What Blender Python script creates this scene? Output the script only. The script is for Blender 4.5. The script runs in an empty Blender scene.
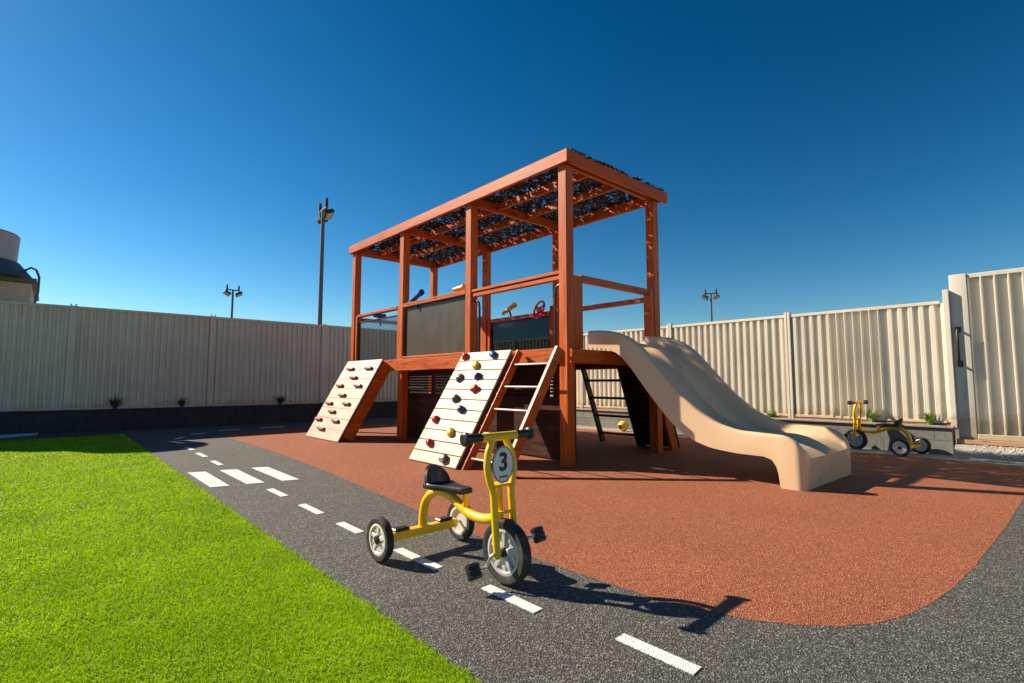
import bpy, bmesh, math, random
import numpy as np
from mathutils import Vector, Matrix
random.seed(7); RNG = np.random.default_rng(11)
R = math.radians
scene = bpy.context.scene
COL = scene.collection
SUN = Vector((-.65, 1.26, 1.0)).normalized()      # towards the sun

# ------------------------------------------------------------------ materials
class NT:
    def __init__(s, name):
        s.m = bpy.data.materials.new(name); s.m.use_nodes = True
        s.t = s.m.node_tree; s.t.nodes.clear()
        s.out = s.n('ShaderNodeOutputMaterial'); s.b = s.n('ShaderNodeBsdfPrincipled')
        s.l(s.b.outputs[0], s.out.inputs[0])
    def n(s, t, **k):
        o = s.t.nodes.new(t)
        for a, v in k.items(): setattr(o, a, v)
        return o
    def l(s, a, b): s.t.links.new(a, b)
    def coord(s, scale=(1, 1, 1), rot=(0, 0, 0), kind='Object'):
        c = s.n('ShaderNodeTexCoord'); m = s.n('ShaderNodeMapping')
        m.inputs['Scale'].default_value = scale; m.inputs['Rotation'].default_value = rot
        s.l(c.outputs[kind], m.inputs[0]); return m.outputs[0]
    def noise(s, vec, scale, detail=4, rough=.55):
        o = s.n('ShaderNodeTexNoise'); o.inputs['Scale'].default_value = scale
        o.inputs['Detail'].default_value = detail; o.inputs['Roughness'].default_value = rough
        s.l(vec, o.inputs['Vector']); return o.outputs[0]
    def ramp(s, fac, stops):
        o = s.n('ShaderNodeValToRGB'); e = o.color_ramp.elements
        while len(e) < len(stops): e.new(.5)
        for k, (p, c) in zip(e, stops): k.position = p; k.color = (*c, 1)
        s.l(fac, o.inputs[0]); return o.outputs[0]
    def mix(s, fac, a, b, mode='MIX'):
        o = s.n('ShaderNodeMix', data_type='RGBA', blend_type=mode)
        for sock, v in ((o.inputs[0], fac), (o.inputs[6], a), (o.inputs[7], b)):
            if hasattr(v, 'is_output'): s.l(v, sock)
            else: sock.default_value = v if isinstance(v, float) else (*v, 1)
        return o.outputs[2]
    def bump(s, h, strength=.3, dist=.01):
        o = s.n('ShaderNodeBump'); o.inputs['Strength'].default_value = strength
        o.inputs['Distance'].default_value = dist
        s.l(h, o.inputs['Height']); s.l(o.outputs[0], s.b.inputs['Normal'])
    def set(s, **k):
        for a, v in k.items():
            i = s.b.inputs[a.replace('_', ' ')]
            if hasattr(v, 'is_output'): s.l(v, i)
            elif isinstance(v, tuple): i.default_value = (*v, 1)
            else: i.default_value = v
        return s

def plain(name, c, rough=.5, metal=0, var=.12, scale=9, bump=0, coat=0):
    s = NT(name); v = s.coord()
    f = s.noise(v, scale, 5)
    d = tuple(x * (1 - var) for x in c); e = tuple(min(1, x * (1 + var)) for x in c)
    s.set(Base_Color=s.ramp(f, [(.3, d), (.7, e)]), Roughness=s.ramp(s.noise(v, scale * 3.1, 3), [(.3, (max(0, rough - .08),) * 3), (.7, (min(1, rough + .1),) * 3)]), Metallic=metal)
    if coat: s.set(Coat_Weight=coat)
    if bump: s.bump(s.noise(v, scale * 12, 3), bump, .004)
    return s.m

def wood(name, axis, dark, mid, light, rough=.5, coat=0):
    s = NT(name); sc = [14, 14, 14]; sc['xyz'.index(axis)] = .8
    v = s.coord(tuple(sc)); g = s.noise(v, 2.2, 8, .65)
    sc2 = [3, 3, 3]; sc2['xyz'.index(axis)] = .35
    big = s.noise(s.coord(tuple(sc2)), 1.4, 3)
    c = s.ramp(g, [(.33, dark), (.47, mid), (.56, mid), (.70, light)])
    c = s.mix(s.ramp(big, [(.35, (0, 0, 0)), (.7, (.35, .35, .35))]), c, mid)
    fade = s.noise(s.coord(tuple(x * 2.3 for x in sc2), rot=(.3, .2, .1)), 1.1, 5, .7)
    c = s.mix(s.ramp(fade, [(.52, (0, 0, 0)), (.72, (.5, .5, .5))]), c, tuple(min(1, x * 1.15 + .07) for x in light))
    kn = s.n('ShaderNodeTexVoronoi'); kn.inputs['Scale'].default_value = 1.3
    sc3 = [6, 6, 6]; sc3['xyz'.index(axis)] = 1.2
    s.l(s.coord(tuple(sc3)), kn.inputs['Vector'])
    c = s.mix(s.ramp(kn.outputs['Distance'], [(.06, (.7, .7, .7)), (.13, (0, 0, 0))]), c, tuple(x * .3 for x in dark))
    s.set(Specular_IOR_Level=.28); s.set(Base_Color=c, Roughness=s.ramp(g, [(.3, (rough - .1,) * 3), (.7, (rough + .12,) * 3)]))
    if coat: s.set(Coat_Weight=coat, Coat_Roughness=.25)
    s.bump(g, .5, .004)
    return s.m

def rubber(name, cols, scale=190, rough=.8, patch=.14):
    s = NT(name); v = s.coord()
    vo = s.n('ShaderNodeTexVoronoi'); vo.inputs['Scale'].default_value = scale
    s.l(v, vo.inputs['Vector'])
    sp = s.n('ShaderNodeSeparateColor'); s.l(vo.outputs['Color'], sp.inputs[0])
    c = s.ramp(sp.outputs[0], [(i / (len(cols) - 1), x) for i, x in enumerate(cols)])
    vb = s.n('ShaderNodeTexVoronoi'); vb.inputs['Scale'].default_value = scale * .42; s.l(v, vb.inputs['Vector'])
    sb = s.n('ShaderNodeSeparateColor'); s.l(vb.outputs['Color'], sb.inputs[0])
    c = s.mix(s.ramp(sb.outputs[1], [(.0, (.0,) * 3), (1, (.55,) * 3)]), c, cols[1])
    big = s.noise(v, .9, 5, .6)
    c = s.mix(1.0, c, s.ramp(big, [(.3, (1 - patch,) * 3), (.7, (1,) * 3)]), 'MULTIPLY')
    s.set(Base_Color=c, Roughness=rough)
    s.bump(vo.outputs['Distance'], .9, .006)
    return s.m

RD, RM, RL = (.17, .022, .003), (.50, .090, .004), (.64, .150, .013)
M = {}
for ax in 'xyz': M['red_' + ax] = wood('redwood_' + ax, ax, RD, RM, RL, .5, .02)
for ax in 'xyz': M['brown_' + ax] = wood('brown_wood_' + ax, ax, (.022, .007, .004), (.055, .016, .009), (.09, .028, .015), .55)  # redwood darkened in colour to stand for shade under and behind the deck
M['pale'] = wood('pale_boards', 'y', (.38, .26, .19), (.52, .39, .30), (.60, .47, .375), .5)
M['palepink'] = wood('pale_pink_boards', 'y', (.40, .23, .17), (.54, .36, .28), (.63, .45, .37), .5)
M['peg'] = wood('peg_wood', 'y', (.08, .02, .012), (.20, .05, .03), (.30, .09, .05), .5)
M['rung'] = plain('rung_paint', (.27, .22, .18), .4)
M['black_joint'] = plain('dark_joint', (.035, .025, .02), .8)
M['yellow'] = plain('yellow_enamel', (.97, .54, .002), .32, var=.04, coat=.15)
M['yellow2'] = plain('yellow_plastic', (.70, .38, .02), .4, var=.05)
M['blackp'] = plain('black_plastic', (.014, .014, .016), .38, var=.3)
M['tyre'] = plain('tyre_rubber', (.022, .021, .022), .75, var=.3, scale=30, bump=.2)
def tyre():
    s = NT('tyre_rubber_dusty'); v = s.coord(); f = s.noise(v, 16, 6, .7)
    s.set(Base_Color=s.ramp(f, [(.35, (.018, .017, .018)), (.56, (.035, .032, .03)), (.75, (.13, .105, .085))]), Roughness=.82); s.bump(s.noise(v, 160, 2), .25, .003); return s.m
M['tyre'] = tyre()
M['tyre_dust'] = plain('dusty_tyre', (.10, .088, .075), .85, var=.35, scale=20)
M['rim'] = plain('grey_rim', (.50, .50, .49), .42, var=.1)
M['rimw'] = plain('white_rim', (.72, .66, .58), .45, var=.06)
M['steel'] = plain('crank_steel', (.55, .54, .52), .35, metal=.8)
M['plate'] = plain('number_plate_white', (.80, .81, .77), .35, var=.04)
M['platerim'] = plain('plate_rim_grey', (.30, .33, .32), .4)
M['ink'] = plain('black_ink', (.016, .015, .015), .5)
M['inkb'] = plain('navy_ink', (.03, .04, .08), .5)
M['hold_r'] = plain('red_hold', (.55, .015, .02), .4); M['hold_b'] = plain('blue_hold', (.02, .09, .30), .4)
M['hold_y'] = plain('yellow_hold', (.66, .42, .01), .4); M['hold_g'] = plain('grey_hold', (.10, .09, .085), .5)
M['hold_n'] = plain('navy_hold', (.02, .03, .16), .4); M['bolt'] = plain('bolt_steel', (.4, .4, .4), .35, metal=.9)
M['bluep'] = plain('blue_plastic', (.012, .06, .34), .35); M['redp'] = plain('red_plastic', (.80, .02, .04), .35)
M['tube'] = plain('dark_tube', (.03, .035, .04), .4, metal=.5)
M['slide'] = plain('beige_polyethylene', (.76, .515, .305), .33, var=.03, scale=3)
M['net'] = plain('net_leaf', (.013, .014, .016), .6, var=.5, scale=14)
M['net2'] = plain('net_leaf_grey', (.09, .105, .12), .5, var=.5, scale=14)
M['cream'] = plain('cream_steel', (.80, .70, .53), .42, var=.05, scale=2.2)
M['gate'] = plain('gate_steel', (.68, .62, .48), .42, var=.06, scale=2.2)
M['greyfence'] = plain('left_fence_steel', (.62, .565, .49), .45, var=.06, scale=1.8)
def steel(name, c):
    s = NT(name); v = s.coord((9, 9, .5)); st = s.noise(v, 2.2, 6, .65); cl = s.noise(s.coord(), 1.7, 5, .6)
    oi = s.n('ShaderNodeObjectInfo')
    k = s.mix(1.0, s.ramp(st, [(.3, (.86, .84, .80)), (.62, (1, 1, 1))]), s.ramp(cl, [(.3, (.90, .89, .87)), (.65, (1, 1, 1))]), 'MULTIPLY')
    k = s.mix(1.0, k, s.ramp(oi.outputs['Random'], [(0, (.92, .92, .91)), (1, (1, 1, 1))]), 'MULTIPLY')
    z = s.n('ShaderNodeSeparateXYZ'); s.l(s.coord(), z.inputs[0])
    sp = s.n('ShaderNodeMath', operation='ADD'); s.l(z.outputs[2], sp.inputs[0]); mu = s.n('ShaderNodeMath', operation='MULTIPLY'); s.l(s.noise(s.coord(), 6, 5, .7), mu.inputs[0]); mu.inputs[1].default_value = -.5; s.l(mu.outputs[0], sp.inputs[1])
    k = s.mix(1.0, k, s.ramp(sp.outputs[0], [(.18, (.74, .66, .56)), (.36, (1, 1, 1))]), 'MULTIPLY')     # splash dirt low on the sheet
    s.set(Base_Color=s.mix(1.0, k, c, 'MULTIPLY'), Roughness=s.ramp(st, [(.3, (.58,) * 3), (.7, (.4,) * 3)])); return s.m
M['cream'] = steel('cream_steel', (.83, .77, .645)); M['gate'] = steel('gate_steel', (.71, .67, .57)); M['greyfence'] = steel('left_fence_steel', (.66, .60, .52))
M['soil'] = plain('red_soil', (.36, .13, .07), .95, var=.5, scale=26, bump=.5)
M['concrete'] = plain('concrete', (.30, .28, .245), .9, var=.22, scale=7, bump=.3)
M['paleconc'] = plain('pale_concrete', (.50, .47, .42), .85, var=.12, scale=8)
M['bluesl'] = plain('blue_edging', (.20, .46, .55), .6)
M['earth'] = plain('earth', (.20, .14, .09), .95, var=.3, scale=1.5)
M['pebble'] = plain('white_pebble', (.58, .55, .49), .8, var=.3, scale=30)
M['pole'] = plain('pole_paint', (.10, .11, .115), .5); M['lens'] = plain('lamp_lens', (.42, .40, .34), .2)
M['poleblack'] = plain('lamp_black', (.03, .032, .036), .5)
M['shedwall'] = plain('shed_wall', (.50, .40, .31), .7); M['shedroof'] = plain('shed_roof', (.075, .085, .10), .5)
M['cowl'] = plain('cowl_grey', (.34, .34, .345), .5, var=.08, scale=3)
M['weed'] = plain('weed_green', (.24, .34, .05), .6, var=.4, scale=30); M['weedd'] = plain('weed_dark', (.03, .05, .02), .7, var=.4, scale=30)
M['white'] = plain('road_paint', (.76, .755, .74), .6, var=.10, scale=16, bump=.2)
def worn_paint():
    s = NT('road_paint_worn'); v = s.coord()
    vo = s.n('ShaderNodeTexVoronoi'); vo.inputs['Scale'].default_value = 165; s.l(v, vo.inputs['Vector'])
    sp = s.n('ShaderNodeSeparateColor'); s.l(vo.outputs['Color'], sp.inputs[0])
    ad = s.n('ShaderNodeMath', operation='MULTIPLY_ADD'); s.l(s.noise(v, 22, 5, .7), ad.inputs[0]); ad.inputs[1].default_value = .9; s.l(sp.outputs[0], ad.inputs[2])
    c = s.mix(s.ramp(ad.outputs[0], [(.40, (.85,) * 3), (.50, (0, 0, 0))]), s.ramp(s.noise(v, 9, 4), [(.3, (.66, .65, .62)), (.65, (.80, .795, .78))]), (.16, .155, .145))
    s.set(Base_Color=c, Roughness=.65); s.bump(vo.outputs['Distance'], .6, .005); return s.m
M['white'] = worn_paint()
M['redrub'] = rubber('red_rubber', [(.10, .020, .008), (.32, .076, .029), (.39, .116, .046), (.62, .30, .15)], 165, .85, .16)
M['darkrub'] = rubber('charcoal_rubber', [(.012, .012, .011), (.055, .053, .047), (.12, .115, .10), (.38, .37, .33)], 165, .8, .2)
M['turf'] = plain('turf_base', (.15, .22, .010), .9, var=.4, scale=20)

def tinted(name, tint, body, fac, gloss=.2):
    s = NT(name); tr = s.n('ShaderNodeBsdfTransparent'); tr.inputs[0].default_value = (*tint, 1)
    mx = s.n('ShaderNodeMixShader')
    v = s.coord((1, 1, .35)); f = s.noise(v, 5, 5, .6)
    s.set(Base_Color=s.ramp(f, [(.3, tuple(x * .8 for x in body)), (.7, tuple(x * 1.2 for x in body))]), Roughness=gloss)
    mx.inputs[0].default_value = fac
    s.l(tr.outputs[0], mx.inputs[1]); s.l(s.b.outputs[0], mx.inputs[2]); s.l(mx.outputs[0], s.out.inputs[0]); return s.m
M['tint_front'] = tinted('smoky_panel', (.32, .30, .26), (.105, .088, .062), .84, .35)
M['tint_back'] = tinted('tinted_acrylic', (.30, .36, .38), (.022, .024, .026), .42, .08)
M['tint_left'] = tinted('light_tinted_acrylic', (.75, .78, .80), (.10, .10, .10), .25, .1)

def block_wall(name, c1, c2, mortar):
    s = NT(name); v = s.coord(rot=(0, 0, 0))
    sp = s.n('ShaderNodeSeparateXYZ'); cb = s.n('ShaderNodeCombineXYZ'); s.l(v, sp.inputs[0])
    ad = s.n('ShaderNodeMath', operation='ADD'); s.l(sp.outputs[0], ad.inputs[0]); s.l(sp.outputs[1], ad.inputs[1])
    s.l(ad.outputs[0], cb.inputs[0]); s.l(sp.outputs[2], cb.inputs[1])
    br = s.n('ShaderNodeTexBrick'); s.l(cb.outputs[0], br.inputs['Vector'])
    br.inputs['Scale'].default_value = 1; br.inputs['Brick Width'].default_value = .40; br.inputs['Row Height'].default_value = .2
    br.inputs['Mortar Size'].default_value = .006
    br.inputs['Color1'].default_value = (*c1, 1); br.inputs['Color2'].default_value = (*c2, 1); br.inputs['Mortar'].default_value = (*mortar, 1)
    n = s.noise(v, 18, 5)
    s.set(Base_Color=s.mix(1.0, br.outputs[0], s.ramp(n, [(.3, (.7,) * 3), (.7, (1,) * 3)]), 'MULTIPLY'), Roughness=.9)
    s.bump(s.noise(v, 90, 3), .4, .004); return s.m
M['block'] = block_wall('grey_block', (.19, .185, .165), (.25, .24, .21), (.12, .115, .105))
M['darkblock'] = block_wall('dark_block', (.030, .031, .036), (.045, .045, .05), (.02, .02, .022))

# blades of turf: colour per blade from an attribute
def blade_mat():
    s = NT('turf_blades'); at = s.n('ShaderNodeAttribute', attribute_name='rnd')
    big = s.noise(s.coord(), 1.6, 4)
    c = s.ramp(at.outputs['Fac'], [(0, (.09, .20, .003)), (.4, (.40, .62, .004)), (.8, (.58, .76, .006)), (1, (.70, .80, .08))])
    c = s.mix(1.0, c, s.ramp(big, [(.3, (.66, .76, .6)), (.7, (1, 1, 1))]), 'MULTIPLY')
    s.set(Base_Color=c, Roughness=.75, Specular_IOR_Level=.12)
    tl = s.n('ShaderNodeBsdfTranslucent'); s.l(c, tl.inputs[0])
    mx = s.n('ShaderNodeMixShader'); mx.inputs[0].default_value = .45
    s.l(s.b.outputs[0], mx.inputs[1]); s.l(tl.outputs[0], mx.inputs[2]); s.l(mx.outputs[0], s.out.inputs[0]); return s.m
M['blades'] = blade_mat()

# ------------------------------------------------------------------ mesh helpers
class MB:
    def __init__(s): s.bm = bmesh.new()
    def box(s, lo, hi, bev=.004, mat=None):
        vs = [s.bm.verts.new((x, y, z)) for x in (lo[0], hi[0]) for y in (lo[1], hi[1]) for z in (lo[2], hi[2])]
        fs = [s.bm.faces.new([vs[i] for i in q]) for q in ((0, 1, 3, 2), (4, 6, 7, 5), (0, 4, 5, 1), (2, 3, 7, 6), (0, 2, 6, 4), (1, 5, 7, 3))]
        if bev: 
            es = list({e for f in fs for e in f.edges})
            r = bmesh.ops.bevel(s.bm, geom=es, offset=bev, segments=1 if bev <= .0075 else 2, affect='EDGES', profile=.6)
            vs = list({v for f in r['faces'] for v in f.verts} | {v for v in vs if v.is_valid})
        if mat is not None:
            for v in vs: v.co = mat @ v.co
        return s
    def tube(s, pts, r, n=10, cap=True, closed=False):
        pts = [Vector(p) for p in pts]; rs = r if isinstance(r, (list, tuple)) else [r] * len(pts)
        rings = []; N = len(pts); ref = None
        for i, p in enumerate(pts):
            if closed: d = pts[(i + 1) % N] - pts[i - 1]
            else: d = pts[min(i + 1, N - 1)] - pts[max(i - 1, 0)]
            d.normalize()
            if ref is None: ref = Vector((0, 0, 1)) if abs(d.z) < .9 else Vector((1, 0, 0))
            a = (ref - d * ref.dot(d)).normalized(); b = d.cross(a); ref = a
            rings.append([s.bm.verts.new(p + (a * math.cos(t) + b * math.sin(t)) * rs[i]) for t in [2 * math.pi * k / n for k in range(n)]])
        for i in range(N if closed else N - 1):
            A, B = rings[i], rings[(i + 1) % N]
            for k in range(n): s.bm.faces.new((A[k], A[(k + 1) % n], B[(k + 1) % n], B[k]))
        if cap and not closed:
            s.bm.faces.new(rings[0][::-1]); s.bm.faces.new(rings[-1])
        return s
    def lathe(s, prof, mat, n=32):
        """prof: (radius, height) pairs around the local z axis"""
        rings = []
        for r, h in prof:
            if r < 1e-6: rings.append([s.bm.verts.new(mat @ Vector((0, 0, h)))] * n)
            else: rings.append([s.bm.verts.new(mat @ Vector((r * math.cos(2 * math.pi * k / n), r * math.sin(2 * math.pi * k / n), h))) for k in range(n)])
        for A, B in zip(rings, rings[1:]):
            for k in range(n):
                q = [A[k], A[(k + 1) % n], B[(k + 1) % n], B[k]]
                u = list(dict.fromkeys(q))
                if len(u) >= 3: s.bm.faces.new(u)
        return s
    def poly(s, pts, th):
        """flat polygon at its own z, extruded down by th"""
        top = [s.bm.verts.new(p) for p in pts]; s.bm.faces.new(top)
        if th:
            bot = [s.bm.verts.new((p[0], p[1], p[2] - th)) for p in pts]
            for i in range(len(pts)):
                j = (i + 1) % len(pts); s.bm.faces.new((top[j], top[i], bot[i], bot[j]))
        return s
    def prism(s, pts, vec):
        vec = Vector(vec); A = [s.bm.verts.new(p) for p in pts]; B = [s.bm.verts.new(Vector(p) + vec) for p in pts]
        s.bm.faces.new(A[::-1]); s.bm.faces.new(B)
        for i in range(len(pts)):
            j = (i + 1) % len(pts); s.bm.faces.new((A[i], A[j], B[j], B[i]))
        return s
    def blob(s, c, rad, seed, flat=None):
        rn = random.Random(seed); r = bmesh.ops.create_icosphere(s.bm, subdivisions=2, radius=1)
        ph = [rn.uniform(0, 6) for _ in range(3)]
        for v in r['verts']:
            d = v.co.copy(); k = 1 + .22 * math.sin(3 * d.x + ph[0]) * math.cos(3 * d.y + ph[1]) + .12 * math.sin(5 * d.z + ph[2])
            q = Vector((d.x * rad[0] * k, d.y * rad[1] * k, d.z * rad[2] * k))
            v.co = (flat @ q if flat else q) + Vector(c)
        return s
    def build(s, name, mat, parent=None, smooth=True, angle=35, recalc=True):
        if recalc: bmesh.ops.recalc_face_normals(s.bm, faces=s.bm.faces)
        me = bpy.data.meshes.new(name); s.bm.to_mesh(me); s.bm.free()
        if smooth and len(me.polygons):
            me.polygons.foreach_set('use_smooth', [True] * len(me.polygons)); me.set_sharp_from_angle(angle=R(angle))
        me.materials.append(M[mat] if isinstance(mat, str) else mat)
        o = bpy.data.objects.new(name, me); COL.objects.link(o)
        if parent is not None:
            o.parent = parent
            w = Matrix.Translation(parent.location) if parent.type == 'EMPTY' else Matrix.Identity(4)
            if parent.get('_world'): o.matrix_parent_inverse = w.inverted()
        return o

def tag(o, label=None, cat=None, group=None, kind=None):
    for k, v in (('label', label), ('category', cat), ('group', group), ('kind', kind)):
        if v: o[k] = v
    return o
def root(name, loc, label, cat, group=None, world=True, rz=0):
    o = bpy.data.objects.new(name, None); o.empty_display_size = .2; COL.objects.link(o)
    o.location = loc; o.rotation_euler = (0, 0, rz)
    if world: o['_world'] = 1
    return tag(o, label, cat, group)
def copy_tree(o, parent=None):
    c = o.copy(); COL.objects.link(c)
    if parent is not None: c.parent = parent
    for ch in list(o.children): copy_tree(ch, c)
    return c
def T(*p): return Matrix.Translation(p)

# ------------------------------------------------------------------ ground
def sheet(name, pts, z, mat, th=0, label=None, cat=None, kind='structure', group=None):
    o = MB().poly([(p[0], p[1], z) for p in pts], th).build(name, mat, smooth=False)
    for p in o.data.polygons: pass
    return tag(o, label, cat, group, kind)
sheet('ground', [(-150, -150), (150, -150), (150, 150), (-150, 150)], -.02, 'earth', label='bare earth reaching away beyond the fences', cat='ground')
sheet('path', [(-9, -4), (9.3, -4), (9.3, 13.8), (-9, 13.8)], 0, 'darkrub', .015, 'charcoal speckled rubber path looping round the red play area', 'path')
# red play surface, rounded corners
def arc(cx, cy, r, a0, a1, n=14): return [(cx + r * math.cos(R(a0 + (a1 - a0) * i / n)), cy + r * math.sin(R(a0 + (a1 - a0) * i / n))) for i in range(n + 1)]
edge = [(2.47, 11.0), (2.50, 9.2), (2.49, 8.2), (2.44, 6.8), (2.38, 5.7), (2.24, 4.0), (2.16, 3.07), (2.12, 2.3), (2.13, 1.8), (2.15, 1.45), (2.20, 1.2)]
redpts = edge + [(2.27, 1.0), (2.36, .87), (2.48, .745), (2.62, .655), (2.8, .59), (3.05, .54), (3.35, .505), (3.8, .48), (5, .45), (8.72, .43), (8.72, 11.45)] + [(2.9, 11.45), (2.65, 11.38), (2.52, 11.22)]
def ragged(pts, step=.08, amp=.0012):
    out = []
    for p, q in zip(pts, pts[1:] + pts[:1]):
        L_ = math.hypot(q[0] - p[0], q[1] - p[1]); k = max(1, int(L_ / step)); nx, ny = -(q[1] - p[1]) / L_, (q[0] - p[0]) / L_
        for i in range(k):
            t = i / k; o = random.gauss(0, amp) if i else 0
            out.append((p[0] + (q[0] - p[0]) * t + nx * o, p[1] + (q[1] - p[1]) * t + ny * o))
    return out
redpts = ragged(redpts)
sheet('play_surface', redpts, .0012, 'redrub', 0, 'red speckled soft-fall rubber under the play structure', 'play surface')
sheet('concrete_strip', [(8.724, -4), (9.3, -4), (9.3, 11.6), (8.724, 11.6)], .006, 'concrete', .004, 'narrow grey concrete strip at the foot of the right fence', 'concrete strip')
# painted marks
dash = [(1.61, 7.57, 7.12), (1.625, 8.56, 8.04), (1.64, 9.45, 8.97), (1.60, 4.39, 3.98), (1.60, 3.64, 3.31), (1.615, 2.84, 2.4), (1.65, 2.04, 1.67), (1.73, 1.30, .965), (1.60, 5.22, 4.80)]
GD = 'white dashes painted along the path centre line'
def where(s): return s
dlab = {7.57: 'white lane dash just beyond the three broad crossing stripes', 8.56: 'white lane dash, second beyond the crossing stripes', 9.45: 'white lane dash at the very edge of the fence shadow',
        4.39: 'white lane dash, second on the near side of the crossing stripes', 3.64: 'white lane dash just behind the tricycle left rear wheel', 2.84: 'white lane dash under the tricycle, crossed by its shadow',
        2.04: 'white lane dash in front of the tricycle front wheel', 1.30: 'white lane dash closest to the camera, near the frame bottom', 5.22: 'white lane dash touching the crossing stripes on their near side'}
for i, (a, b0, b1) in enumerate(dash):
    j = (i * .37) % 1 * .03 - .015
    sheet('lane_dash', [(a - .031, b1), (a + .031 + j * .2, b1 + .005), (a + .031, b0), (a - .031, b0 - .004)], .0045, 'white', .004, dlab[b0], 'painted dash', 'structure', GD)
for pts, lab in (([(1.55, 10.55), (1.64, 10.55), (1.74, 10.12), (1.66, 10.10)], 'white lane dash in the shade at the start of the bend'),
            ([(1.70, 10.98), (1.76, 10.94), (1.92, 11.2), (1.86, 11.25)], 'white lane dash in the shade in the middle of the bend'),
            ([(2.07, 11.72), (2.13, 11.67), (2.38, 11.83), (2.33, 11.89)], 'white lane dash in the shade at the end of the bend'),
            ([(2.69, 12.22), (2.70, 12.30), (3.10, 12.36), (3.10, 12.28)], 'white lane dash in the shade before the left fence'),
            ([(3.55, 12.34), (3.55, 12.41), (4.05, 12.42), (4.05, 12.35)], 'white lane dash in the shade left of the peg ramp foot')):
    sheet('lane_dash', pts, .0045, 'white', .004, lab, 'painted dash', 'structure', GD)
for i, (a, lab) in enumerate(((1.28, 'broad white crossing stripe beside the grass'), (1.585, 'broad white crossing stripe in the middle of the three'), (1.905, 'broad white crossing stripe beside the red rubber'))):
    o = .0 - .06 * i
    sheet('crossing_stripe', [(a - .078, 5.68 + o), (a + .075, 5.64 + o), (a + .082, 6.70 + o), (a - .08, 6.77 + o)], .0045, 'white', .004, lab, 'crossing stripe', 'structure', 'white crossing stripes')
sheet('paving_edge', [(-4, 13.15), (-1.2, 13.2), (-.5, 13.35), (-.2, 13.55), (-.12, 13.72), (-.4, 13.75), (-1, 13.7), (-4, 13.7)], .035, 'bluesl', .034, 'pale blue curved edging slab lying in the shade by the left fence', 'edging slab')

# turf
sheet('turf_base', [(-9, .0), (1.115, .0), (1.115, 12.5), (-9, 12.5)], .006, 'turf', .004, 'green backing of the artificial lawn', 'turf')
def turf():
    A, B = [], []
    cam = np.array([0., 0.])
    n = 5200000
    a = RNG.uniform(-8.5, 1.14, n); b = RNG.uniform(.3, 12.5, n)
    d = np.hypot(a, b)
    th = np.degrees(np.arctan2(a, b))       # angle from +b
    keep = (d > 1.0) & (th > -33 - 14 / np.maximum(d, 1)) & (a < 1.118 + .010 * np.sin(b * 37) * np.sin(b * 11.3) + .006 * RNG.normal(size=n))
    dens = np.minimum(1.0, (2.6 / d) ** 2) * np.where(d < 1.6, .6, 1)
    keep &= RNG.random(n) < dens
    a, b, d = a[keep], b[keep], d[keep]; n = len(a)
    w = .0019 * np.maximum(1, d / 2.6) ** 1.0; h = RNG.uniform(.006, .018, n)
    # clumped lean
    cl = np.sin(a * 9 + 2 * np.sin(b * 7)) + np.cos(b * 11 + 2 * np.sin(a * 5))
    az = RNG.uniform(0, 2 * np.pi, n) * .8 + cl * 1.1; ln = RNG.uniform(.2, 1.6, n)
    ta = RNG.uniform(0, 2 * np.pi, n); 
    v = np.zeros((n, 3, 3), np.float32)
    cx, sx = np.cos(ta) * w, np.sin(ta) * w
    v[:, 0] = np.stack([a - cx, b - sx, np.full(n, .006)], 1); v[:, 1] = np.stack([a + cx, b + sx, np.full(n, .006)], 1)
    v[:, 2] = np.stack([a + np.cos(az) * ln * h, b + np.sin(az) * ln * h, .006 + h], 1)
    me = bpy.data.meshes.new('turf_grass')
    me.vertices.add(n * 3); me.vertices.foreach_set('co', v.ravel())
    me.loops.add(n * 3); me.loops.foreach_set('vertex_index', np.arange(n * 3, dtype=np.int32))
    me.polygons.add(n); me.polygons.foreach_set('loop_start', np.arange(0, n * 3, 3, dtype=np.int32))
    me.update(); me.validate()
    at = me.attributes.new('rnd', 'FLOAT', 'POINT')
    r = np.clip(RNG.normal(.5, .22, n) , 0, 1).astype(np.float32)
    at.data.foreach_set('value', np.repeat(r, 3))
    me.materials.append(M['blades'])
    o = bpy.data.objects.new('turf_grass', me); COL.objects.link(o)
    tag(o, 'bright green artificial grass lawn left of the path', 'grass', None, 'stuff')
turf()

# ------------------------------------------------------------------ fences
def corr(parent, p0, dirv, nrm, L, z0, z1, period, out, depth, mat, phase=0):
    """trapezoid ribbed sheet from p0 along dirv; ribs stand out along nrm"""
    d = Vector(dirv); n = Vector(nrm); prof = []
    sl = .012; x = -phase
    while x < L + period:
        for t, h in ((0, 0), (sl, depth), (sl + out, depth), (2 * sl + out, 0)):
            prof.append((x + t, h))
        x += period
    prof = [(t, h) for t, h in prof if 0 < t < L]; prof = [(0, prof[0][1])] + prof + [(L, prof[-1][1])]
    mb = MB(); bm = mb.bm
    def row(off, z): return [bm.verts.new(Vector(p0) + d * t + n * (h + off) + Vector((0, 0, z))) for t, h in prof]
    f0, f1, b0, b1 = row(0, z0), row(0, z1), row(-.003, z0), row(-.003, z1)
    for i in range(len(prof) - 1):
        bm.faces.new((f0[i], f0[i + 1], f1[i + 1], f1[i])); bm.faces.new((b0[i], b1[i], b1[i + 1], b0[i + 1]))
        bm.faces.new((f1[i], f1[i + 1], b1[i + 1], b1[i]))
    return mb.build('ribbed_panel', mat, parent, angle=20)

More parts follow.
